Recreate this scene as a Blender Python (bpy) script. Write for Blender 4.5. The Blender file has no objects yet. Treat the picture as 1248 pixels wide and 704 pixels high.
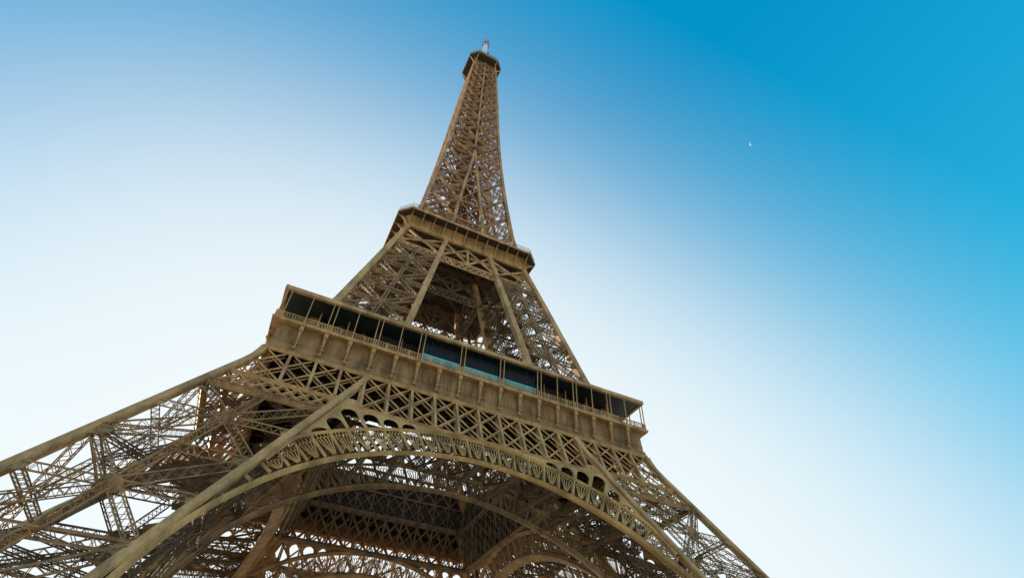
import bpy, bmesh, math, random
from mathutils import Vector, Matrix
random.seed(7)
R = math.radians
C = bpy.context.scene.collection
scn = bpy.context.scene

# ------------------------------------------------------------------ camera
CAM = Vector((-27.128, -104.677, 3.144))
YAW, PITCH, ROLL = 0.43684, 0.80493, 0.03281
cam_d = bpy.data.cameras.new("camera")
cam = bpy.data.objects.new("camera", cam_d); C.objects.link(cam)
f = Vector((math.sin(YAW)*math.cos(PITCH), math.cos(YAW)*math.cos(PITCH), math.sin(PITCH)))
r0 = Vector((math.cos(YAW), -math.sin(YAW), 0)); u0 = r0.cross(f)
rr = r0*math.cos(ROLL) + u0*math.sin(ROLL); uu = -r0*math.sin(ROLL) + u0*math.cos(ROLL)
cam.matrix_world = Matrix(((rr.x, uu.x, -f.x, CAM.x), (rr.y, uu.y, -f.y, CAM.y), (rr.z, uu.z, -f.z, CAM.z), (0, 0, 0, 1)))
cam_d.sensor_fit = 'HORIZONTAL'; cam_d.sensor_width = 36.0; cam_d.lens = 631.904/1248*36
cam_d.clip_start = 0.1; cam_d.clip_end = 20000
scn.camera = cam

# ------------------------------------------------------------------ light
SUN_AZ, SUN_EL = -30.0, 16.0          # degrees, azimuth from +y towards +x
w = bpy.data.worlds.new("World"); scn.world = w; w.use_nodes = True
nt = w.node_tree; bg = nt.nodes['Background']
sky = nt.nodes.new('ShaderNodeTexSky'); sky.sky_type = 'NISHITA'; sky.sun_disc = False
sky.sun_elevation = R(SUN_EL); sky.sun_rotation = R(SUN_AZ)
sky.air_density = 1.0; sky.dust_density = .3; sky.ozone_density = 1.0; sky.altitude = 50
hs = nt.nodes.new('ShaderNodeHueSaturation'); hs.inputs['Saturation'].default_value = 1.95; hs.inputs['Hue'].default_value = .48; hs.inputs['Value'].default_value = 1.0
nt.links.new(sky.outputs[0], hs.inputs['Color'])
def mth(op, a, b=None, c=None):
    n_ = nt.nodes.new('ShaderNodeMath'); n_.operation = op
    for k_, v_ in enumerate((a, b, c)):
        if v_ is None: continue
        if isinstance(v_, (int, float)): n_.inputs[k_].default_value = v_
        else: nt.links.new(v_, n_.inputs[k_])
    return n_.outputs[0]
# milky air: whiter towards the low sun and the horizon
tcw = nt.nodes.new('ShaderNodeTexCoord'); sep = nt.nodes.new('ShaderNodeSeparateXYZ'); nt.links.new(tcw.outputs['Generated'], sep.inputs[0])
sx, sy, sz = sep.outputs
lg = mth('MULTIPLY', sx, 3.573)
for v_, k_ in ((sy, 9.267), (sz, 1.836), (mth('MULTIPLY', sz, sz), -1.577), (mth('MULTIPLY', sx, sx), -.363), (mth('MULTIPLY', sx, sz), -3.302)):
    lg = mth('ADD', lg, mth('MULTIPLY', v_, k_))
lg = mth('ADD', lg, -5.33)
milk = mth('DIVIDE', 1., mth('ADD', 1., mth('EXPONENT', mth('MULTIPLY', lg, -1.))))
milk = mth('MAXIMUM', mth('MULTIPLY', mth('SUBTRACT', milk, .025), 1.025), 0.)
hor = mth('MULTIPLY', mth('EXPONENT', mth('MULTIPLY', mth('MAXIMUM', sep.outputs[2], 0.), -7.)), .8)
back = mth('MULTIPLY', mth('SUBTRACT', mth('MULTIPLY', sep.outputs[1], -1.), .15), 1.3)   # unseen pale haze behind the camera, added to brighten and neutralise front light
back = mth('MULTIPLY', mth('MINIMUM', mth('MAXIMUM', back, 0.), 1.), .8)
milk = mth('MAXIMUM', mth('MAXIMUM', milk, hor), back)
base = nt.nodes.new('ShaderNodeMix'); base.data_type = 'RGBA'; base.inputs[0].default_value = .85
nt.links.new(hs.outputs[0], base.inputs[6]); air = nt.nodes.new('ShaderNodeMix'); air.data_type = 'RGBA'
nt.links.new(mth('MINIMUM', mth('MAXIMUM', mth('ADD', mth('MULTIPLY', mth('SUBTRACT', .90, sz), 2.3), mth('MULTIPLY', mth('MINIMUM', sx, 0.), 1.1)), 0.), 1.), air.inputs[0])
air.inputs[6].default_value = (.0, 1.06, 2.12, 1); air.inputs[7].default_value = (.05, 1.75, 2.75, 1); nt.links.new(air.outputs[2], base.inputs[7])
mx = nt.nodes.new('ShaderNodeMix'); mx.data_type = 'RGBA'; nt.links.new(milk, mx.inputs[0]); nt.links.new(base.outputs[2], mx.inputs[6])
mx.inputs[7].default_value = (3.22, 3.40, 3.42, 1); nt.links.new(mx.outputs[2], bg.inputs['Color'])
bg.inputs['Strength'].default_value = 0.15
sun_d = bpy.data.lights.new("sun", 'SUN'); sun_d.energy = 3.0; sun_d.angle = R(0.5); sun_d.color = (1, .85, .64)
sun = bpy.data.objects.new("sun", sun_d); C.objects.link(sun)
sv = Vector((math.sin(R(SUN_AZ))*math.cos(R(SUN_EL)), math.cos(R(SUN_AZ))*math.cos(R(SUN_EL)), math.sin(R(SUN_EL))))
sun.rotation_euler = (-sv).to_track_quat('-Z', 'Y').to_euler(); sun.location = sv*500
scn.view_settings.view_transform = 'Standard'; scn.view_settings.look = 'None'
scn.view_settings.exposure = 0.95; scn.view_settings.gamma = 1; scn.view_settings.use_curve_mapping = False

# ------------------------------------------------------------------ materials
def mat(name, col, rough=.62, var=.25, scale=.6, metal=0., spec=.4, dirt=None):
    m = bpy.data.materials.new(name); m.use_nodes = True
    n = m.node_tree; b = n.nodes['Principled BSDF']
    b.inputs['Roughness'].default_value = rough; b.inputs['Metallic'].default_value = metal
    b.inputs['Specular IOR Level'].default_value = spec
    tc = n.nodes.new('ShaderNodeTexCoord')
    mp = n.nodes.new('ShaderNodeMapping'); mp.inputs['Scale'].default_value = (1, 1, .35)
    n.links.new(tc.outputs['Object'], mp.inputs[0])
    a = n.nodes.new('ShaderNodeTexNoise'); a.inputs['Scale'].default_value = scale; a.inputs['Detail'].default_value = 7
    n.links.new(mp.outputs[0], a.inputs['Vector'])
    cr = n.nodes.new('ShaderNodeValToRGB')
    lo = tuple(c*(1-var) for c in (dirt or col)); hi = tuple(min(1, c*(1+var*.6)) for c in col)
    cr.color_ramp.elements[0].position = .38; cr.color_ramp.elements[0].color = (*lo, 1)
    cr.color_ramp.elements[1].position = .60; cr.color_ramp.elements[1].color = (*hi, 1)
    st = n.nodes.new('ShaderNodeTexNoise'); st.inputs['Scale'].default_value = 5; st.inputs['Detail'].default_value = 5
    mp2 = n.nodes.new('ShaderNodeMapping'); mp2.inputs['Scale'].default_value = (1, 1, .1)
    n.links.new(tc.outputs['Object'], mp2.inputs[0]); n.links.new(mp2.outputs[0], st.inputs['Vector'])
    md = n.nodes.new('ShaderNodeMix'); md.inputs[0].default_value = .3
    n.links.new(a.outputs['Fac'], md.inputs[2]); n.links.new(st.outputs['Fac'], md.inputs[3])
    n.links.new(md.outputs[0], cr.inputs[0]); n.links.new(cr.outputs[0], b.inputs['Base Color'])
    a2 = n.nodes.new('ShaderNodeTexNoise'); a2.inputs['Scale'].default_value = scale*9; a2.inputs['Detail'].default_value = 3
    n.links.new(tc.outputs['Object'], a2.inputs['Vector'])
    bp = n.nodes.new('ShaderNodeBump'); bp.inputs['Strength'].default_value = .25; bp.inputs['Distance'].default_value = .05
    n.links.new(a2.outputs['Fac'], bp.inputs['Height']); n.links.new(bp.outputs[0], b.inputs['Normal'])
    return m
M = {}
M['iron'] = mat('iron_paint', (.58, .325, .13), dirt=(.42, .225, .09))
M['iron_plate'] = mat('iron_paint_plate', (.56, .315, .11), scale=.35, dirt=(.40, .215, .07), var=.3)
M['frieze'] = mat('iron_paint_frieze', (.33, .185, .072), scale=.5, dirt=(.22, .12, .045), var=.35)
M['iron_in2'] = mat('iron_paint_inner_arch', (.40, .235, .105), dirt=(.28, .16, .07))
M['iron_upin'] = mat('iron_paint_spire_inside', (.23, .12, .055), dirt=(.14, .07, .032))  # darker copy of the spire paint, inside shade put into the colour
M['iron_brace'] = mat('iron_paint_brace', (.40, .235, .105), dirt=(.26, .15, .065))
M['iron_in'] = mat('iron_paint_shade_dark', (.19, .115, .056), dirt=(.12, .072, .036))  # darker copy of the iron paint, shade of the interior put into the colour
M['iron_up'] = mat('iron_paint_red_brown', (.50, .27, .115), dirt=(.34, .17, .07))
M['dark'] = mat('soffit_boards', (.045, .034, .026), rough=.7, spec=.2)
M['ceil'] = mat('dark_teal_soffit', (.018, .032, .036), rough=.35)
M['soffit'] = mat('dark_brown_soffit', (.07, .05, .035), rough=.7, spec=.2)  # shade under the second floor and top gallery is put into this colour
M['glass'] = mat('dark_window_glass', (.008, .010, .012), rough=.3, var=.1, spec=.15)
M['teal'] = mat('turquoise_screen', (.03, .44, .48), rough=.25, var=.15)
M['white'] = mat('white_paint', (.8, .8, .78), rough=.4, var=.06)
M['redm'] = mat('red_paint', (.35, .05, .04), rough=.5, var=.1)
M['stone'] = mat('pedestal_stone', (.42, .38, .31), rough=.85, var=.25, scale=.8)
M['ground'] = mat('pale_gravel', (.50, .43, .33), rough=.95, var=.18, scale=.15)

# ------------------------------------------------------------------ mesh helpers
class MB:
    def __init__(s): s.v = []; s.f = []
    def bar(s, a, b, wi, de, n=(0, -1, 0), caps=True):
        a = Vector(a); b = Vector(b); d = b-a
        if d.length < 1e-4: return
        d.normalize(); n = Vector(n)
        si = d.cross(n)
        if si.length < 1e-3: si = d.cross(Vector((1, .03, 0)))
        si.normalize(); nn = si.cross(d).normalized()
        o = len(s.v)
        for q in (a, b):
            for i, j in ((-1, -1), (1, -1), (1, 1), (-1, 1)):
                s.v.append(tuple(q+si*(i*wi/2)+nn*(j*de/2)))
        s.f += [(o, o+1, o+5, o+4), (o+1, o+2, o+6, o+5), (o+2, o+3, o+7, o+6), (o+3, o, o+4, o+7)]
        if caps: s.f += [(o+3, o+2, o+1, o), (o+4, o+5, o+6, o+7)]
    def path(s, pts, wi, de, n=(0, -1, 0), nf=None):
        """continuous box-section member through the points"""
        pts = [Vector(p) for p in pts]; o = len(s.v); k = len(pts)
        for i, q in enumerate(pts):
            d = (pts[min(i+1, k-1)]-pts[max(i-1, 0)]).normalized()
            nv = Vector(nf(i) if nf else n); si = d.cross(nv).normalized(); nn = si.cross(d).normalized()
            wq = wi[i] if isinstance(wi, (list, tuple)) else wi
            dq = de[i] if isinstance(de, (list, tuple)) else de
            for a, b in ((-1, -1), (1, -1), (1, 1), (-1, 1)):
                s.v.append(tuple(q+si*(a*wq/2)+nn*(b*dq/2)))
        for i in range(k-1):
            p = o+i*4
            for j in range(4): s.f.append((p+j, p+(j+1) % 4, p+4+(j+1) % 4, p+4+j))
        s.f += [(o+3, o+2, o+1, o), tuple(o+(k-1)*4+j for j in range(4))]
    def lat(s, a, b, n, wi, de, t=.16, pitch=None, lace=.08, sides=True):
        """latticed box beam: four corner angles with zigzag lacing"""
        a = Vector(a); b = Vector(b); d = b-a; L = d.length
        if L < .3: return
        d.normalize(); tr = min(.5, L*.08); a = a+d*tr; b = b-d*tr; L -= 2*tr; n = Vector(n); si = d.cross(n).normalized(); nn = si.cross(d).normalized()
        P = lambda x, i, j: a+d*x+si*(i*wi/2)+nn*(j*de/2)
        for i in (-1, 1):
            for j in (-1, 1): s.bar(P(0, i, j), P(L, i, j), t, t, n, False)
        k = max(2, int(round(L/(pitch or wi*.75)))); st = L/k
        for c in range(k):
            x0, x1 = c*st, (c+1)*st; g = 1 if c % 2 else -1
            for j in (-1, 1):
                s.bar(P(x0, g, j), P(x1, -g, j), lace, lace*.5, n, False)
            if sides:
                for i in (-1, 1): s.bar(P(x0, i, g), P(x1, i, -g), lace, lace*.5, si, False)
    def box(s, x0, x1, y0, y1, z0, z1):
        o = len(s.v)
        for z in (z0, z1):
            for x, y in ((x0, y0), (x1, y0), (x1, y1), (x0, y1)): s.v.append((x, y, z))
        s.f += [(o, o+3, o+2, o+1), (o+4, o+5, o+6, o+7)]+[(o+i, o+(i+1) % 4, o+4+(i+1) % 4, o+4+i) for i in range(4)]
    def plate(s, poly, th):
        """extrude planar polygon (list of Vectors) by vector th"""
        th = Vector(th); o = len(s.v); k = len(poly)
        for p in poly: s.v.append(tuple(p))
        for p in poly: s.v.append(tuple(Vector(p)+th))
        s.f.append(tuple(o+i for i in range(k))); s.f.append(tuple(o+k+i for i in reversed(range(k))))
        for i in range(k): s.f.append((o+(i+1) % k, o+i, o+k+i, o+k+(i+1) % k))
    def lathe(s, c, prof, seg=10):
        o = len(s.v); k = len(prof)
        for r, z in prof:
            for i in range(seg):
                a = 2*math.pi*i/seg; s.v.append((c[0]+r*math.cos(a), c[1]+r*math.sin(a), c[2]+z))
        for j in range(k-1):
            for i in range(seg): s.f.append((o+j*seg+i, o+j*seg+(i+1) % seg, o+(j+1)*seg+(i+1) % seg, o+(j+1)*seg+i))
        s.f.append(tuple(o+i for i in reversed(range(seg)))); s.f.append(tuple(o+(k-1)*seg+i for i in range(seg)))
    def build(s, name, m, parent=None, rot=0):
        me = bpy.data.meshes.new(name); me.from_pydata(s.v, [], s.f)
        bm = bmesh.new(); bm.from_mesh(me); bmesh.ops.recalc_face_normals(bm, faces=bm.faces); bm.to_mesh(me); bm.free()
        me.materials.append(M[m]); o = bpy.data.objects.new(name, me); C.objects.link(o)
        o.parent = parent; o.rotation_euler = (0, 0, rot)
        return o
def dup_part(o, rot, keep=None):
    c = o.copy(); C.objects.link(c); c.rotation_euler = (0, 0, rot)
    for ch in list(o.children):
        g = ch.copy(); C.objects.link(g); g.parent = c
    return c
def four(o):
    for k in (1, 2, 3): dup_part(o, k*math.pi/2)

# ------------------------------------------------------------------ tower profile (outer half width, inner half width)
WT = [(0, 59.5), (46, 36.8), (47.5, 36.05), (49.3, 35.25), (51, 34.72), (52, 34.5), (57.6, 31.2), (71.5, 27.2), (112, 17.28), (117, 16.3), (128, 14.5),
      (139, 13.35), (150, 12.3), (161, 11.4), (173, 10.5), (190, 9.45), (206, 8.7), (224, 8.0), (238, 7.35), (250, 6.8), (264, 6.1), (276, 5.4), (330, 5)]
IT = [(0, 44.4), (52, 18.75), (57.7, 20.1), (66, 14.6), (71.3, 13.3), (112, 6.5), (127.5, 4.5), (139, 3.65), (150, 2.55), (161, 1.45), (173, .35), (177, 0), (330, 0)]
def interp(T, z):
    for (a, x), (b, y) in zip(T, T[1:]):
        if z <= b: return x+(y-x)*(z-a)/(b-a)
    return T[-1][1]
W = lambda z: interp(WT, z)
I = lambda z: interp(IT, z)
FN = Vector((0, -1, -.49)).normalized()          # outward normal of the leaning front face
FP = lambda x, z, off=0: Vector((x, -(W(z)-off), z))

# clip an infinite line family to a convex polygon in (x, z)
def clip(poly, p, d):
    t0, t1 = -1e9, 1e9; n = len(poly)
    area = sum(poly[i][0]*poly[(i+1) % n][1]-poly[(i+1) % n][0]*poly[i][1] for i in range(n))
    sg = 1 if area > 0 else -1
    for i in range(n):
        ax, ay = poly[i]; bx, by = poly[(i+1) % n]
        nx, ny = -(by-ay)*sg, (bx-ax)*sg
        num = nx*(p[0]-ax)+ny*(p[1]-ay); den = nx*d[0]+ny*d[1]
        if abs(den) < 1e-9:
            if num < 0: return None
            continue
        t = -num/den
        if den > 0: t0 = max(t0, t)
        else: t1 = min(t1, t)
    return (t0, t1) if t1-t0 > .05 else None
def lattice(mb, poly, P, dx, slope, wi, de, n, x_start=0., twin=None, fams=(1, -1)):
    xs = [p[0] for p in poly]; zs = [p[1] for p in poly]; zb = min(zs); H = max(zs)-zb
    for fam in fams:
        k0 = int((min(xs)-x_start-H/slope)/dx)-2; k1 = int((max(xs)-x_start+H/slope)/dx)+2
        for k in range(k0, k1+1):
            p = (x_start+k*dx, zb); d = (fam/slope, 1.)
            c = clip(poly, p, d)
            if c:
                a = (p[0]+d[0]*c[0], p[1]+d[1]*c[0]); b = (p[0]+d[0]*c[1], p[1]+d[1]*c[1])
                e = .0 if fam > 0 else .012
                mb.bar(P(a[0], a[1], e), P(b[0], b[1], e), wi, de, n, False)
                if twin: mb.bar(P(a[0], a[1], twin+e), P(b[0], b[1], twin+e), wi*.8, de, n, False)

# ------------------------------------------------------------------ tower root
tower = bpy.data.objects.new("lattice_tower", None); C.objects.link(tower)
tower['label'] = "tall brown iron lattice tower standing on four arched legs with three galleries"
tower['category'] = "tower"

# ---- four lower legs (built at the front left corner)
def corner(kind, z, s=0.):
    o, i = W(z), I(z)
    return {'OO': Vector((-o, -o, z)), 'IO': Vector((-i, -o, z)), 'OI': Vector((-o, -i, z)), 'II': Vector((-i, -i, z))}[kind]
FACES = [('OO', 'IO', Vector((0, -1, -.45))), ('OO', 'OI', Vector((-1, 0, -.45))), ('IO', 'II', Vector((1, 0, .45))), ('OI', 'II', Vector((0, 1, .45)))]
def leg_chords(mb, zs, th):
    for kd in ('OO', 'IO', 'OI', 'II'):
        P = [corner(kd, z) for z in zs]; T = [th(z) for z in zs]
        mb.path(P, T, T, (0, -1, 0))
        for ax in ((0, -1, 0), (-1, 0, 0)):            # cover plates, a little wider than the box
            for sg in (-1, 1):
                mb.path([p+Vector(ax)*(sg*(t/2+.05)) for p, t in zip(P, T)], [t+.2 for t in T], .09, ax)
def star_panel(mb, A, B, z0, z1, n, wi, de, t, lace, gus=1.0, vert=True, mids=True):
    a0, a1, b0, b1 = A(z0), A(z1), B(z0), B(z1); zm = (z0+z1)/2
    am, bm = A(zm), B(zm); c = (am+bm)/2; t0 = (a0+b0)/2; t1 = (a1+b1)/2
    for q in (a0, a1, b0, b1): mb.lat(c, q, n, wi, de, t, None, lace)
    mb.lat(a1, b1, n, wi, de, t, None, lace)
    if mids: mb.lat(am, c, n, wi*.8, de, t, None, lace); mb.lat(c, bm, n, wi*.8, de, t, None, lace)
    if vert: mb.lat(t0, c, n, wi*.8, de, t, None, lace); mb.lat(c, t1, n, wi*.8, de, t, None, lace)
    nn = Vector(n).normalized()
    ex = (b0-a0).normalized(); ez = (a1-a0).normalized()
    g = gus
    up = nn.cross(ex).normalized()
    off = nn*(de/2+.05)
    for q, s0 in ((c, 1.15),):
        mb.plate([q+off+ex*(g*s0*x)+up*(g*s0*y) for x, y in ((-1, -.35), (-.5, -.75), (.5, -.75), (1, -.35), (1, .35), (.5, .75), (-.5, .75), (-1, .35))], nn*.05)
    for q, sg in ((a0, 1), (b0, -1), (am, .7), (bm, -.7)):
        ec = ez if q in (a0, am) else (b1-b0).normalized()
        mb.plate([q+off+ex*(g*x*sg)+ec*(g*y) for x, y in ((0, -1.3), (1.7, -.7), (1.9, 0), (1.7, .7), (0, 1.3))], nn*.05)
def leg(name, zs, th, levels, wi, de, t, lace, gus, matc, matb, extra=None):
    mb = MB(); leg_chords(mb, zs, th); L = mb.build(name, matc, tower)
    for A, B, n in FACES:
        m = MB()
        for z0, z1 in zip(levels, levels[1:]):
            star_panel(m, lambda z: corner(A, z), lambda z: corner(B, z), z0, z1, n, wi, de, t, lace, gus)
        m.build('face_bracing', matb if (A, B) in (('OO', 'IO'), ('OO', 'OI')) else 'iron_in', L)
    m = MB()
    for i, z in enumerate(levels):
        if 57 < z < 64: continue
        a, b, c, d = [corner(k, z) for k in ('OO', 'IO', 'II', 'OI')]
        m.lat(a, c, (0, 0, 1), wi*.8, de*.7, t, None, lace); m.lat(b, d, (0, 0, 1), wi*.8, de*.7, t, None, lace)
        ab, bc, cd, da = (a+b)/2, (b+c)/2, (c+d)/2, (d+a)/2
        for p, q in ((ab, bc), (bc, cd), (cd, da), (da, ab)): m.lat(p, q, (0, 0, 1), wi*.6, de*.5, t*.8, None, lace)
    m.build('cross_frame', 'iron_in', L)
    if extra: extra(L)
    return L
def lower_extra(L):
    # inclined lift track with closed underside, running up inside the leg
    m = MB()
    cx = lambda z, o: -(W(z)-o)
    zs = [4, 20, 36, 50, 56]
    for ox in (10.8, 13.2):
        m.path([(cx(z, ox), cx(z, 12.9), z) for z in zs], .3, .9, (1, -1, 0))
    for i in range(70):
        z = 4.5+i*.74
        m.bar((cx(z, 10.8), cx(z, 12.9), z-.3), (cx(z, 13.2), cx(z, 12.9), z-.3), .25, .2, (0, -1, 0), False)
    m.build('lift_track', 'iron_in', L)
    m = MB()
    # zigzag staircase
    z = 5.0; k = 0
    while z < 54:
        x0, x1 = (10.2, 13.2) if k % 2 == 0 else (13.2, 10.2)
        y = 10.4+.8*(k % 2)
        a = Vector((cx(z, x0), cx(z, y), z)); b = Vector((cx(z+1.9, x1), cx(z+1.9, y), z+1.9))
        m.bar(a, b, .12, .9, (0, 0, 1)); m.bar(a+Vector((0, 0, 1)), b+Vector((0, 0, 1)), .07, .07)
        m.box(b.x-.7, b.x+.7, b.y-1, b.y+1, b.z-.08, b.z)
        z += 1.9; k += 1
    m.build('staircase', 'iron_in', L)
    m = MB()
    for kd in ('OO', 'IO', 'OI', 'II'):
        c = corner(kd, 0)
        m = MB(); o = 0
        for zz, r in ((0.02, 4.6), (2.2, 3.9), (2.6, 4.1), (3.1, 4.1), (3.6, 2.6)):
            for x, y in ((-1, -1), (1, -1), (1, 1), (-1, 1)): m.v.append((c.x+x*r+zz*.4, c.y+y*r+zz*.4, zz))
        for j in range(4):
            for i in range(4): m.f.append((o+j*4+i, o+j*4+(i+1) % 4, o+j*4+4+(i+1) % 4, o+j*4+4+i))
        m.f.append((o+3, o+2, o+1, o)); m.f.append(tuple(o+16+i for i in range(4)))
        m.build('masonry_footing', 'stone', L)
four(leg('lower_leg', [2.5, 15, 30, 46, 47.5, 49.3, 51, 51.75], lambda z: .72, [6.8, 18.4, 30, 41.6], .92, .8, .12, .065, .85, 'iron', 'iron_brace', lower_extra))
# ---- middle legs, first to second floor
def mid_extra(L):
    m = MB()
    zs = [58, 71.5, 90, 112]
    for ox in (4.5, 7.0): m.path([(-(W(z)-ox), -(W(z)-5.2), z) for z in zs], .25, .9, (1, -1, 0))
    for i in range(60):
        z = 59+i*.88; m.bar((-(W(z)-4.5), -(W(z)-5.2), z), (-(W(z)-7), -(W(z)-5.2), z), .2, .2, (0, -1, 0), False)
    m.build('lift_track', 'iron_in', L)
four(leg('middle_leg', [57.7, 66, 71.5, 90, 112.6], lambda z: 1.15 if z < 95 else 1.0, [59.4, 70.1, 80.9, 91.7, 101.3], .85, .7, .17, .085, .85, 'iron', 'iron_brace', mid_extra))

# ---- arches (front face, in the leaning plane); s = length along the slope
SL = math.sqrt(1+.4935**2)
def arch(name, off, dz, mt):
    def AP(r, th, o=0.):
        s = 7.1+r*math.cos(th); z = s/SL
        return Vector((r*math.sin(th), -(59.5-.4935*z-off-o), z+dz))
    def rchord(th):
        t = abs(th); return 40.7/(math.sin(t)+.4426*math.cos(t))
    def rtop(th):
        return min(42.07/math.cos(th), rchord(th))
    n = FN
    mb = MB()
    ths = [R(-88+176*i/72) for i in range(73)]
    mb.path([AP(37.3, t, .55) for t in ths], .55 if off == 0 else .75, 1.5, nf=lambda i: n)
    mb.path([AP(36.99, t, .75) for t in ths], .08, 2.0, nf=lambda i: n)
    te = math.acos(.755)
    ths2 = [t for t in ths if abs(t) < R(47)]
    mb.path([AP(min(42.0, rchord(t)-.0), t, .35) for t in ths2], .42, 1.0, nf=lambda i: n)
    root = mb.build(name, mt, tower)
    m = MB(); st = R(3.6)
    for k in range(-16, 17):
        t = k*st; ro = min(41.85, rchord(t)-.2)
        if ro-37.5 < .5: continue
        m.bar(AP(37.5, t, .3), AP(ro, t, .3), .34, .4, n, False)
    for k in range(-16, 16):
        t0, t1 = k*st, (k+1)*st; tm = (t0+t1)/2; ro = min(41.8, rchord(t0)-.2, rchord(t1)-.2)
        H = ro-37.6
        if H < 1: continue
        hw = (t1-t0)/2*.80
        # radiating ribs reach an arc of small scallops under the upper flange
        rl_ = ro-min(.95, H*.25); ends = []
        for a in (-.92, -.5, 0, .5, .92):
            e = AP(rl_-abs(a)*H*.03, tm+hw*a, .1); ends.append((a, rl_-abs(a)*H*.03))
            m.bar(AP(37.7, tm+hw*a*.2, .1), e, .13, .1, n, False)
        for (a, ra), (b, rb_) in zip(ends, ends[1:]):
            mid = AP((ra+rb_)/2+.30, tm+hw*(a+b)/2, .1)
            m.bar(AP(ra, tm+hw*a, .1), mid, .1, .1, n, False); m.bar(mid, AP(rb_, tm+hw*b, .1), .1, .1, n, False)
            m.bar(mid, AP(ro, tm+hw*(a+b)/2, .1), .08, .1, n, False)
    m.build('fan_tracery', mt, root)
    # spandrel plate pierced by round-headed openings
    m = MB(); tcor = None
    for i in range(500):
        t = i*.002
        if 42.07/math.cos(t) > rchord(t): tcor = t; break
    for k in range(-13, 13):
        if k == 0: m.build('pierced_spandrel', 'iron_plate' if off == 0 else mt, root); m = MB()
        t0, t1 = k*st, (k+1)*st; tm = (t0+t1)/2
        top = [(rtop(t0), t0)]
        if tcor and t0 < -tcor < t1: top.append((rtop(tcor), -tcor))
        if tcor and t0 < tcor < t1: top.append((rtop(tcor), tcor))
        top.append((rtop(t1), t1)); rb = 42.15
        if max(r for r, _ in top) < rb+.05: continue
        top = [(max(r, rb+.01), t) for r, t in top]
        rm = min(min(r for r, _ in top)+.15, rtop(tm)) - .42
        hw = (t1-t0)/2*.80; hr = hw*42.5
        poly = [AP(rb, t0)]+[AP(r, t) for r, t in top]+[AP(rb, t1)]
        if rm-rb > .55:
            rc = max(rb, rm-hr); yr = rm-rc
            arc = [(rc+yr*math.cos(a), tm+hw*math.sin(a)) for a in [R(90-180*i/10) for i in range(11)]]
            if rc > rb+.01: arc = [(rb, tm+hw)]+arc+[(rb, tm-hw)]
            poly += [AP(r, t) for r, t in arc]
        m.plate(poly, -n*.3)
    m.build('pierced_spandrel', 'iron_plate' if off == 0 else mt, root)
    return root
a_ = arch('arch', 0, 0, 'iron_plate')
dup_part(a_, math.pi/2); dup_part(a_, math.pi); left_arch = dup_part(a_, 3*math.pi/2); left_arch.location.z = 1.8
m = MB()
def WP(r, t):
    s_ = 7.1+r*math.cos(t); z = s_/SL
    return Vector((r*math.sin(t), -(59.5-.4935*z-2.2), z))
for i in range(-34, 34):
    t0, t1 = R(1.8*i), R(1.8*(i+1))
    m.plate([WP(37.3, t0), WP(39.9, t0), WP(39.9, t1), WP(37.3, t1)], FN*-.12)
m.build('web_plate', 'iron_in', left_arch)
four(arch('inner_arch', 15.1, 1.6, 'iron_in2'))
# bracing that ties the outer arch to the inner arch behind it
m = MB()
def AR(r, th, o, dz=0):
    s = 7.1+r*math.cos(th); z = s/SL
    return Vector((r*math.sin(th), -(59.5-.4935*z-o), z+dz))
tt = [R(a) for a in range(-36, 37, 9)]
for i, t in enumerate(tt):
    m.lat(AR(41.5, t, .8), AR(41.5, t, 14.6, 1.5), (0, 0, 1), .7, 1.0, .12, None, .08)
    m.lat(AR(37.8, t, .8), AR(37.8, t, 14.6, 1.5), (0, 0, 1), .5, .6, .12, None, .08)
    if i+1 < len(tt):
        t2 = tt[i+1]
        m.bar(AR(41.5, t, .8), AR(41.5, t2, 14.6, 1.5), .35, .3, (0, 0, 1)); m.bar(AR(41.5, t2, .8), AR(41.5, t, 14.6, 1.5), .35, .3, (0, 0, 1.01))
        tm = (t+t2)/2; m.bar(AR(41.5, tm, .8), AR(41.5, tm, 14.6, 1.5), .3, .5, (0, 0, 1))
four(m.build('arch_bracing', 'iron_in', tower))

# ---- lattice girders under the first floor
PX = 3.84
m = MB()
xo = lambda z: W(z)-.5
m.bar(FP(-34.6, 52.1), FP(34.6, 52.1), .62, .9, FN)                       # top chord
m.bar(FP(-22.6, 44.35, .2), FP(22.6, 44.35, .2), .55, .8, FN)
for sg in (-1, 1):
    m.bar(FP(sg*W(45), 45, .2), FP(sg*I(45), 45, .2), .6, .8, FN); m.bar(FP(sg*W(41.6), 41.6, .2), FP(sg*I(41.6), 41.6, .2), .55, .8, FN)
for k in range(-8, 9):
    x = k*PX; zb = 45 if abs(x) > 19.3 else 44.4
    if abs(x) > 22 and abs(x) < 23.5: zb = 45.6
    m.bar(FP(x, zb, .12), FP(x, 51.8, .12), .42, .5, FN)
    m.bar(FP(x, zb, 1.1), FP(x, 51.8, 1.1), .4, .3, FN)
for sg in (-1, 1):                                                       # plated corner of the spandrel
    a, b, c = Vector((sg*22.1, 0, 44.6)), Vector((sg*19.0, 0, 51.2)), Vector((sg*19.25, 0, 44.6))
    tri = [a, b, c]; cen = (a+b+c)/3
    for i in range(3):
        p, q = tri[i], tri[(i+1) % 3]; pi, qi = cen+(p-cen)*.42, cen+(q-cen)*.42
        m.plate([FP(v.x, v.z, .05) for v in (p, q, qi, pi)], -FN*.3)
g = m.build('face_girder', 'iron', tower)
m = MB()
lattice(m, [(-19, 44.5), (19, 44.5), (19, 51.8), (-19, 51.8)], FP, PX, 7.6/(2*PX), .25, .16, FN, 0, twin=.95)
m.build('girder_lattice', 'iron', g)
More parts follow.
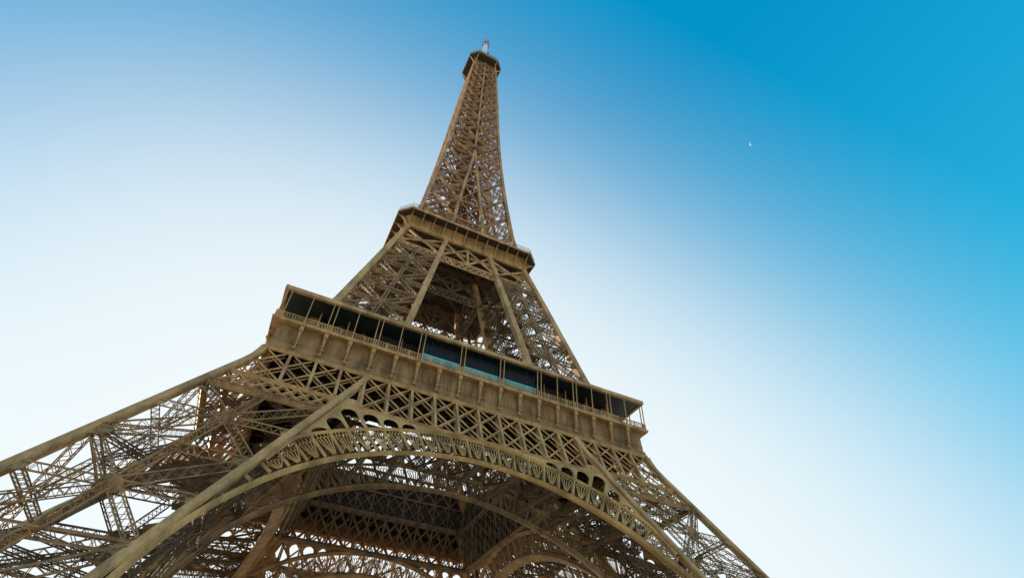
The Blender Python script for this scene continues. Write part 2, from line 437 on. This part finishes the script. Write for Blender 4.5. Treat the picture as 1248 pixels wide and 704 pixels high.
for sg in (-1, 1):
    m = MB()
    pl = [(sg*(W(45)-.4), 45.2), (sg*(I(45)+.5), 45.2), (sg*(I(51.6)+.5), 51.6), (sg*(W(51.6)-.4), 51.6)]
    lattice(m, pl, FP, PX, 7.0/(2*PX), .25, .12, FN, 0, twin=.95)
    pl = [(sg*(W(41.8)-.4), 41.8), (sg*(I(41.8)+.5), 41.8), (sg*(I(44.7)+.5), 44.7), (sg*(W(44.7)-.4), 44.7)]
    lattice(m, pl, FP, PX/2, .95, .22, .12, FN, 0, twin=.6)
    m.build('girder_lattice', 'iron', g)
four(g)
# inner girders between the legs, behind the face
IP = lambda x, z, o=0: Vector((x, -(W(z)-15.4-o), z))
m = MB()
wi_ = lambda z: W(z)-15.4
m.bar(IP(-19.4, 52.8), IP(19.4, 52.8), .8, .9, FN); m.bar(IP(-22.6, 45.6), IP(22.6, 45.6), .6, .8, FN)
for k in range(-5, 6): m.bar(IP(k*PX, 45.6, .3), IP(k*PX, 52.6, .3), .35, .3, FN)
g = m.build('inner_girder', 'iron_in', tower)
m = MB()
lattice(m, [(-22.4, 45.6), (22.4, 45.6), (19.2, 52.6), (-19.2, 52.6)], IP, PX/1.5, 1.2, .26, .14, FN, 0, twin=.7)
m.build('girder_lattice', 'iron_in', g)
four(g)

# ---- first floor
m = MB()
zf = 56.9
for k in range(4):
    pass
def ring(mb, o, i, z0, z1):
    mb.box(-o, o, -o, -i, z0, z1); mb.box(-o, o, i, o, z0, z1); mb.box(-o, -i, -i, i, z0+.002, z1-.002); mb.box(i, o, -i, i, z0+.002, z1-.002)
ring(m, 33.3, 19.6, 56.3, 57.2)
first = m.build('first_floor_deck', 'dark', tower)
m = MB()
for k in range(-8, 9):
    x = k*PX
    if abs(x) > 19.3:
        m.box(x-.15, x+.15, -34, 34, 53.6, 56.28); m.box(-34, 34, x-.15, x+.15, 53.7, 56.25)
    else:
        for sg in (-1, 1):
            y0, y1 = sorted((sg*20, sg*34)); m.box(x-.15, x+.15, y0, y1, 53.6, 56.28); m.box(y0, y1, x-.15, x+.15, 53.6, 56.28)
m.build('floor_joists', 'dark', first)
m = MB()                                                                # void fascia facing the central opening
m.box(-19.5, 19.5, -19.9, -19.62, 53.3, 58.6)
m.build('void_panel', 'dark', first)
for q in (1, 2, 3): m.build('void_panel', 'dark', first, q*math.pi/2)
m = MB()
P0 = lambda x, z, o=0: Vector((x, -19.25-o*.2, z))
lattice(m, [(-19.2, 53.2), (19.2, 53.2), (19.2, 58.2), (-19.2, 58.2)], P0, 2.56, 1.3, .22, .12, (0, 1, 0), 0)
m.box(-19.4, 19.4, -19.5, -19.1, 58.2, 58.6)
lattice(m, [(-19.2, 58.7), (19.2, 58.7), (19.2, 63.2), (-19.2, 63.2)], P0, 3.84, 1.17, .3, .12, (0, 1, 0), 0)
for x in range(-5, 6): m.box(x*3.84-.12, x*3.84+.12, -19.55, -19.2, 53.3, 63.2)
m.box(-19.6, 19.6, -19.5, -19.05, 63.2, 63.8)
for q in range(4): m.build('void_lattice', 'iron_in', first, q*math.pi/2)
# frieze: gently curved wall of panels with a lower moulding and cornice
def sweep_x(mb, prof, hx):
    """profile list of (y, z, extra half length) swept along x with mitred ends"""
    o = len(mb.v); k = len(prof)
    for s in (-1, 1):
        for y, z in prof: mb.v.append((s*(-y+hx), y, z))
    for i in range(k): mb.f.append((o+i, o+(i+1) % k, o+k+(i+1) % k, o+k+i))
    mb.f.append(tuple(o+i for i in reversed(range(k)))); mb.f.append(tuple(o+k+i for i in range(k)))
def frieze():
    mb = MB()
    sweep_x(mb, [(-33.6, 52.4), (-34.5, 52.45), (-34.6, 52.6), (-34.56, 52.95), (-34.35, 53.15), (-34.25, 54.2), (-34.2, 56.2), (-34.3, 56.8), (-34.5, 57.0), (-33.4, 57.0), (-33.4, 52.4)], 0)
    for z, d, h in ((53.95, .09, .14), (54.28, .05, .08)):
        sweep_x(mb, [(-34.0, z), (-34.25-d, z), (-34.25-d, z+h), (-34.0, z+h)], 0)
    for i in range(19):
        for fr in (.33, .66):
            x = -34.56+(i-.0)*PX+fr*PX
            if x < 34: mb.bar((x, -34.3, 53.1), (x, -34.24, 56.4), .07, .07)
    return mb
fz = frieze()
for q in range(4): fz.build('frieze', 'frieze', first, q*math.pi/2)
edge = MB()
sweep_x(edge, [(-34.2, 57.02), (-35.42, 57.06), (-35.5, 57.35), (-35.35, 57.62), (-33.5, 57.62), (-33.5, 57.02)], 0)
for q in range(4): edge.build('deck_edge', 'iron', first, q*math.pi/2)
con = MB()
con.path([(0, -34.3, 52.95), (0, -34.5, 53.6), (0, -34.55, 54.6), (0, -34.62, 55.6), (0, -34.75, 56.4)], [.38, .34, .34, .40, .55], [.6, .8, .9, .95, 1.1])
con.box(-.36, .36, -34.85, -34.1, 52.9, 53.15); con.box(-.31, .31, -35.05, -34.1, 53.75, 53.95); con.box(-.31, .31, -35.06, -34.1, 54.4, 54.55)
con.lathe((0, -35.1, 56.42), [(.05, -.42), (.32, -.3), (.43, 0), (.32, .3), (.1, .4)], 10)
con.box(-.34, .34, -35.3, -34.0, 56.76, 57.01)
c0 = None
for q in range(4):
    rot = q*math.pi/2
    for i in range(1, 18):
        x = -34.56+i*PX
        if c0 is None: c = c0 = con.build('console', 'iron', first)
        else: c = c0.copy(); C.objects.link(c)
        c.rotation_euler = (0, 0, rot); c.location = (x*math.cos(rot), x*math.sin(rot), 0)
rl = MB()
n_b = int(70.4/.42)
for i in range(n_b+1):
    x = -35.2+i*70.4/n_b; rl.bar((x, -35.18, 57.6), (x, -35.18, 58.72), .10, .08, caps=False)
rl.bar((-35.25, -35.18, 58.75), (35.25, -35.18, 58.75), .12, .14); rl.bar((-35.25, -35.18, 57.85), (35.25, -35.18, 57.85), .08, .08); rl.bar((-35.25, -35.18, 58.3), (35.25, -35.18, 58.3), .06, .06)
for i in range(37):
    x = -34.56+i*PX/2
    rl.bar((x, -35.18, 57.6), (x, -35.18, 58.9), .16, .16)
for q in range(4): rl.build('railing', 'iron', first, q*math.pi/2)
# canopy ring and its posts
m = MB()
ring(m, 35.3, 26.8, 63.45, 63.72)
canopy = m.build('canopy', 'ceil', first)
m = MB()
sweep_x(m, [(-35.32, 63.35), (-35.5, 63.4), (-35.5, 63.9), (-35.4, 64.2), (-34.9, 64.3), (-34.9, 63.35)], 0)
for q in range(4): m.build('canopy_fascia', 'iron', canopy, q*math.pi/2)
m = MB(); ring(m, 34.9, 26.9, 63.73, 64.0); m.build('canopy_roof', 'iron_in', canopy)
post = MB(); post.bar((0, -35.2, 57.6), (0, -35.34, 63.4), .13, .18); post.box(-.16, .16, -35.32, -35.05, 57.6, 57.85)
p0 = None
for q in range(4):
    rot = q*math.pi/2
    xs = [-34.95]+[a*PX*k+b for k in (1, 3, 5, 7) for a in (-1, 1) for b in (-.38, .38)]+[s*PX*k for k in (4, 6, 8) for s in (-1, 1)]
    xs.append(-34.2)
    for x in xs:
        if p0 is None: c = p0 = post.build('canopy_post', 'iron', first)
        else: c = p0.copy(); C.objects.link(c)
        c.rotation_euler = (0, 0, rot); c.location = (x*math.cos(rot), x*math.sin(rot), 0)
# pavilions behind the gallery, with glazed bays above a turquoise screen
pav = MB(); pav.box(-19, 19, -31.5, -21.5, 57.65, 63.2)
for q in range(4):
    P_ = pav.build('pavilion', 'dark', first, q*math.pi/2)
    for b in (-1, 0, 1):
        gl = MB(); xc = b*7.68
        gl.box(xc-3.5, xc+3.5, -34.0, -33.9, 57.7, 63.3)
        o = gl.build('window', 'glass', P_)
        fr = MB()
        for x in [xc-3.5+i*1.75 for i in range(5)]: fr.bar((x, -34.05, 58.3), (x, -34.05, 63.3), .06, .08)
        fr.build('window_frame', 'soffit', P_)
        tl = MB(); tl.box(xc-3.45, xc+3.45, -34.72, -34.66, 57.7, 59.6); tl.build('turquoise_screen', 'teal', P_)
col = MB(); col.bar((0, -31.9, 57.6), (0, -31.9, 63.4), .22, .22); col.box(-.3, .3, -32.2, -31.6, 57.62, 58.1)
k0 = None
for q in range(4):
    rot = q*math.pi/2
    for sg in (-1, 1):
        for i in range(4):
            x = sg*(14.4+i*PX*1.25)
            if k0 is None: c = k0 = col.build('gallery_column', 'iron', first)
            else: c = k0.copy(); C.objects.link(c)
            c.rotation_euler = (0, 0, rot); c.location = (x*math.cos(rot), x*math.sin(rot), 0)
# lamp row on the roof
m = MB()
for i in range(6):
    m.lathe((-15.0+i*1.0, -34.2, 64.45), [(.05, -.4), (.12, -.1), (.16, .05), (.05, .2)], 8)
m.build('roof_floodlights', 'white', canopy)

# ---- belt under the second floor
def belt(name, P, x0, x1, mt):
    m = MB()
    for z in (101.3, 104.2): m.bar(P(-x0(z), z), P(x0(z), z), .34, .5, FN)
    g = m.build(name, mt, tower)
    l = MB()
    lattice(l, [(-x0(101.3), 101.4), (x0(101.3), 101.4), (x0(104.2), 104.1), (-x0(104.2), 104.1)], P, 1.6, 1.1, .27, .14, FN, 0)
    l.build('belt_lattice', mt, g)
    l = MB(); lv = [104.4, 112]
    xs = [-W(104.4), -I(104.4)*1.0, 0, I(104.4), W(104.4)]; xt = [-W(112), -I(112), 0, I(112), W(112)]
    if not x1: xs = xs[1:4]; xt = xt[1:4]
    for i in range(len(xs)-1):
        a, b, c, d = P(xs[i], 104.4), P(xs[i+1], 104.4), P(xt[i], 112), P(xt[i+1], 112)
        l.bar(a, d, .5, .4, FN); l.bar(b, c, .5, .38, FN)
        l.lat((a+c)/2, (b+d)/2, FN, .5, .5, .12)
    l.bar(P(0, 104.4), P(0, 112), .6, .5, FN)
    l.build('cross_bracing', mt, g)
    return g
four(belt('lattice_belt', lambda x, z, o=0: FP(x, z, o+.25), W, True, 'iron'))
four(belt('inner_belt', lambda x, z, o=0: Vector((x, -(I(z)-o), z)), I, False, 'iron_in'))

# ---- second floor
def octa(h, c, z): return [Vector(p) for p in ((-h+c, -h, z), (h-c, -h, z), (h, -h+c, z), (h, h-c, z), (h-c, h, z), (-h+c, h, z), (-h, h-c, z), (-h, -h+c, z))]
def octa_rings(mb, rings, cap=True):
    o = len(mb.v); k = len(rings)
    for r in rings:
        for p in octa(*r): mb.v.append(tuple(p))
    for j in range(k-1):
        for i in range(8): mb.f.append((o+j*8+i, o+j*8+(i+1) % 8, o+j*8+8+(i+1) % 8, o+j*8+8+i))
    if cap: mb.f.append(tuple(o+i for i in reversed(range(8)))); mb.f.append(tuple(o+(k-1)*8+i for i in range(8)))
m = MB(); octa_rings(m, [(17.2, .3, 112.6), (17.2, .3, 113.4)])
second = m.build('second_floor_deck', 'soffit', tower)
m = MB()
for k in range(-5, 6):
    m.box(k*3.1-.08, k*3.1+.08, -17, 17, 112.35, 112.58)
for a, b in (((-16, -16), (16, 16)), ((-16, 16), (16, -16)), ((-16, 0), (0, 16)), ((0, 16), (16, 0)), ((16, 0), (0, -16)), ((0, -16), (-16, 0)), ((-16, 0), (16, 0)), ((-16, -8), (16, -8)), ((-16, 8), (16, 8))):
    m.lat((*a, 111.6), (*b, 111.6), (0, 0, 1), .8, .8, .16, None, .1)
m.build('floor_joists', 'iron_in', second)
m = MB()
octa_rings(m, [(17.0, .3, 112.55), (17.6, .35, 112.6), (17.65, .4, 113.0), (17.5, .4, 113.15), (17.5, .4, 114.6), (17.6, .5, 115.3), (17.9, .7, 115.9), (18.4, 1.2, 116.25)], False)
m.build('cove', 'iron_plate', second)
m = MB()
octa_rings(m, [(18.35, 1.15, 116.3), (20.45, 2.95, 116.32), (20.45, 2.95, 116.5), (18.35, 1.15, 116.5)])
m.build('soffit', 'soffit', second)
m = MB(); octa_rings(m, [(20.3, 2.9, 116.51), (20.6, 3.0, 116.3), (20.7, 3.0, 116.35), (20.7, 3.0, 116.95), (20.6, 3.0, 117.2), (20.2, 2.9, 117.25)])
m.build('deck_rim', 'iron', second)
br = MB()
cp = [(0, -17.6, 112.8), (0, -17.85, 113.9), (0, -18.4, 114.9), (0, -19.3, 115.75), (0, -20.5, 116.25)]
br.path(cp, .24, .5, (0, -1, -.5)); br.plate([Vector((-.04, y, z)) for y, z in ((-17.5, 113.2), (-17.9, 114), (-18.5, 115), (-19.4, 115.85), (-20.3, 116.28), (-17.5, 116.28))], (.08, 0, 0)); br.box(-.22, .22, -18.0, -17.6, 112.75, 113.1)
b0 = None
for q in range(4):
    rot = q*math.pi/2
    for i in range(12):
        x = -17.05+i*3.1
        if b0 is None: c = b0 = br.build('bracket', 'iron', second)
        else: c = b0.copy(); C.objects.link(c)
        c.rotation_euler = (0, 0, rot); c.location = (x*math.cos(rot), x*math.sin(rot), 0)
m = MB()
def octa_rail(mb, h, c, z, hh, st, t):
    P = octa(h, c, z)
    for i in range(8):
        a, b = P[i], P[(i+1) % 8]; n = max(1, int((b-a).length/st))
        for j in range(n):
            q = a+(b-a)*(j/n); mb.bar(q, q+Vector((0, 0, hh)), t, t, caps=False)
        for zz in (hh, hh*.5): mb.bar(a+Vector((0, 0, zz)), b+Vector((0, 0, zz)), t, t)
octa_rail(m, 20.4, 2.95, 117.25, 1.5, .6, .08)
m.build('railing', 'iron_up', second)
m = MB(); octa_rings(m, [(15.2, 2.4, 117.26), (15.2, 2.4, 120.8), (16.8, 2.6, 121.0), (16.8, 2.6, 121.3)])
m.build('upper_gallery', 'iron_up', second)

# ---- spire
LV = [117, 128, 139, 150, 161, 173, 180.5, 188, 198, 207.6, 216, 224, 233, 241, 249.5, 258, 265, 272]
m = MB()
zz = [113.4]+LV+[277]
th = lambda z: 1.15-.0026*(z-113)
for kd in ('OO',):
    for q in range(4):
        rm = Matrix.Rotation(q*math.pi/2, 3, 'Z')
        m.path([rm @ corner('OO', z) for z in zz], [th(z) for z in zz], [th(z) for z in zz])
zi = [113.4]+[z for z in LV if z < 176]+[177.5]
for q in range(4):
    rm = Matrix.Rotation(q*math.pi/2, 3, 'Z')
    for kd in ('IO', 'OI', 'II'):
        m.path([rm @ corner(kd, z) for z in zi], .85 if kd != 'II' else .6, .85 if kd != 'II' else .6)
    m.path([rm @ Vector((0, -W(z), z)) for z in [z for z in zz if z > 177]], .62, .6)
sp = m.build('spire', 'iron_up', tower)
m = MB()
for z0, z1 in zip(LV, LV[1:]):
    t = .13; lac = .07; wd = .62-.0016*(z0-117)
    n = Vector((0, -1, -.1))
    for sg in (-1, 1):
        A = lambda z: Vector((sg*W(z), -W(z), z)); B = lambda z: Vector((sg*I(z), -W(z), z))
        m.lat(A(z0), B(z1), n, wd, .5, t, None, lac); m.lat(B(z0), A(z1), n, wd, .46, t, None, lac)
        m.lat(A(z1), B(z1), n, wd, .5, t, None, lac)
        zm = (z0+z1)/2
        if z0 < 180: m.bar((A(zm)), B(zm), .28, .3, n)
    if z1 < 176 and I(z0) > .8:
        a, b, c, d = [Vector((x, -W(z), z)) for x, z in ((-I(z0), z0), (I(z0), z0), (-I(z1), z1), (I(z1), z1))]
        m.bar(a, d, .25, .25, n); m.bar(b, c, .25, .24, n); m.bar(c, d, .5, .5, n)
for q in range(4): m.build('face_bracing', 'iron_up', sp, q*math.pi/2)
m = MB()
for z0, z1 in zip(LV, LV[1:]):                      # inner leg faces
    if z1 > 176: continue
    n = Vector((1, 0, .1))
    A = lambda z: Vector((-I(z), -W(z), z)); B = lambda z: Vector((-I(z), -I(z), z))
    m.lat(A(z0), B(z1), n, .5, .4, .12, None, .07); m.lat(B(z0), A(z1), n, .5, .38, .12, None, .07); m.bar(A(z1), B(z1), .4, .3, n)
    n = Vector((0, 1, .1))
    A = lambda z: Vector((-W(z), -I(z), z))
    m.lat(A(z0), B(z1), n, .5, .4, .12, None, .07); m.lat(B(z0), A(z1), n, .5, .38, .12, None, .07); m.bar(A(z1), B(z1), .4, .3, n)
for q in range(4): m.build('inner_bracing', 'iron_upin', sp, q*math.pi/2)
for z in LV[1:]:                                     # horizontal frames
    o = W(z); m = MB()
    for a, b in (((-o, -o), (o, o)), ((-o, o), (o, -o)), ((-o, 0), (0, -o)), ((0, -o), (o, 0)), ((o, 0), (0, o)), ((0, o), (-o, 0))):
        m.bar((*a, z), (*b, z+.01), .4, .35, (0, 0, 1))
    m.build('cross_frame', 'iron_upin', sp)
m = MB()                                             # lift shaft and stair core
for x, y in ((-2.6, -1.6), (2.6, -1.6), (2.6, 1.6), (-2.6, 1.6), (0, -1.6), (0, 1.6)):
    m.bar((x, y, 113.4), (x, y, 276), .42, .42)
z = 117.
while z < 274:
    for a, b in (((-2.6, -1.6), (0, -1.6)), ((0, -1.6), (2.6, -1.6)), ((-2.6, 1.6), (0, 1.6)), ((0, 1.6), (2.6, 1.6)), ((-2.6, -1.6), (-2.6, 1.6)), ((2.6, -1.6), (2.6, 1.6))):
        m.bar((*a, z), (*b, z), .25, .2, (0, 0, 1)); m.bar((*a, z), (*b, z+3.2), .2, .14, (a[1], a[0], 0), False); m.bar((*b, z), (*a, z+3.2), .2, .13, (a[1], a[0], 0), False)
    z += 3.2
k = 0; z = 118.
while z < 272:
    a = k*math.pi/2; b = (k+1)*math.pi/2; r = min(3.6, W(z)-2.0)
    m.bar((r*math.cos(a), r*math.sin(a), z), (r*math.cos(b), r*math.sin(b), z+1.6), .9, .14, (0, 0, 1))
    k += 1; z += 1.6
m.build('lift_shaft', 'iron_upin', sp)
m = MB(); octa_rings(m, [(5.4, .5, 196.2), (5.6, .5, 196.5), (5.6, .5, 197.0)]); octa_rings(m, [(4.2, .5, 197.1), (4.2, .5, 200)])
m.build('intermediate_landing', 'iron_in', sp)

# ---- top gallery, cabin and mast
m = MB(); octa_rings(m, [(5.3, .5, 272.3), (5.4, .6, 272.6), (5.5, .6, 274.9), (5.7, .8, 275.3), (8.4, 3.3, 275.5), (8.6, 3.3, 275.6), (8.6, 3.3, 276.8), (8.5, 3.3, 277.2)])
top = m.build('top_gallery', 'soffit', tower)
m = MB()
octa_rail(m, 8.5, 3.3, 277.2, 2.8, .9, .12)
octa_rings(m, [(8.5, 3.3, 276.3), (8.78, 3.35, 276.35), (8.78, 3.35, 276.9), (8.5, 3.3, 277.0)])
m.build('gallery_railing', 'iron_up', top)
tb = MB()
tb.path([(0, -5.7, 266.5), (0, -5.9, 269.5), (0, -6.8, 272.8), (0, -8.5, 275.4)], .34, .5, (0, -1, -.5))
t0 = None
for q in range(4):
    rot = q*math.pi/2
    for x in (-5.0, 5.0):
        if t0 is None: c = t0 = tb.build('corner_bracket', 'iron', top)
        else: c = t0.copy(); C.objects.link(c)
        c.rotation_euler = (0, 0, rot); c.location = (x*math.cos(rot), x*math.sin(rot), 0)
m = MB()
octa_rings(m, [(6.2, 2.2, 277.2), (6.2, 2.2, 281.5), (7.2, 2.6, 281.7), (7.2, 2.6, 282.1), (4.0, 1.4, 282.6), (4.0, 1.4, 286.5), (4.6, 1.6, 286.6), (4.6, 1.6, 287.0), (2.2, .8, 289.5), (2.0, .7, 293)])
m.build('cabin', 'iron_in', top)
for a in range(0, 360, 30):
    m = MB()
    x, y = 7.4*math.cos(R(a)), 7.4*math.sin(R(a)); h = random.uniform(2.2, 5.0)
    m.bar((x, y, 280.8), (x, y, 282+h), .22, .22); m.box(x-.35, x+.35, y-.35, y+.35, 281.5+h*.5, 281.9+h*.8)
    m.build('radio_aerial', 'iron_in', top)
m = MB(); m.lathe((0, 0, 293), [(1.5, 0), (1.5, 9), (1.3, 9.2), (1.3, 20), (1.0, 20.3), (1.0, 23)], 14)
mast = m.build('mast', 'white', top)
m = MB()
m.lathe((0, 0, 315.5), [(.35, 0), (.32, 5), (.12, 5.2), (.1, 8.5)], 8)
for z, L in ((313, 2.1), (315, 1.9), (317.2, 2.4), (319.4, 1.8)):
    for a in range(0, 180, 60):
        dx, dy = L*math.cos(R(a)), L*math.sin(R(a)); m.bar((-dx, -dy, z), (dx, dy, z), .22, .22, (0, 0, 1))
        for s in (-1, 1): m.bar((s*dx, s*dy, z-.6), (s*dx, s*dy, z+.8), .22, .22)
m.build('antenna', 'redm', mast)

# ------------------------------------------------------------------ setting
m = MB(); G = 6000; n = 24
for i in range(n+1):
    for j in range(n+1):
        m.v.append((-G+2*G*i/n, -G+2*G*j/n, 0))
for i in range(n):
    for j in range(n): m.f.append((i*(n+1)+j, (i+1)*(n+1)+j, (i+1)*(n+1)+j+1, i*(n+1)+j+1))
g = m.build('ground', 'ground'); g['kind'] = 'structure'

# crescent moon: the lit lune of a ball far away
px, py = 916.5, 175.0
d = (f + rr*((px-624)/631.904) - uu*((py-352)/631.904)).normalized()
D = 9000.; rad = D*math.tan(R(.25)); cen = CAM + d*D
sd = (-rr*.80 - uu*.60).normalized()        # side towards the light
ax = d.cross(sd).normalized()
m = MB(); nu, nv = 12, 16
back = -d
for i in range(nv+1):
    ph = math.pi*i/nv
    for j in range(nu+1):
        a = R(-2 + 52*j/nu)                  # from the limb inwards
        e = sd*math.cos(a)+back*math.sin(a)
        m.v.append(tuple(cen + ax*(rad*math.cos(ph)) + e*(rad*math.sin(ph))))
for i in range(nv):
    for j in range(nu):
        o = i*(nu+1)+j; m.f.append((o, o+1, o+nu+2, o+nu+1))
M['moon'] = mat('moon_dust', (.52, .52, .52), rough=1, var=.15, scale=.02, spec=0)
mo = m.build('moon', 'moon')
mo['label'] = "small pale crescent moon hanging in the blue sky right of the tower"; mo['category'] = "moon"
print("verts", sum(len(o.data.vertices) for o in C.objects if o.type == 'MESH'))
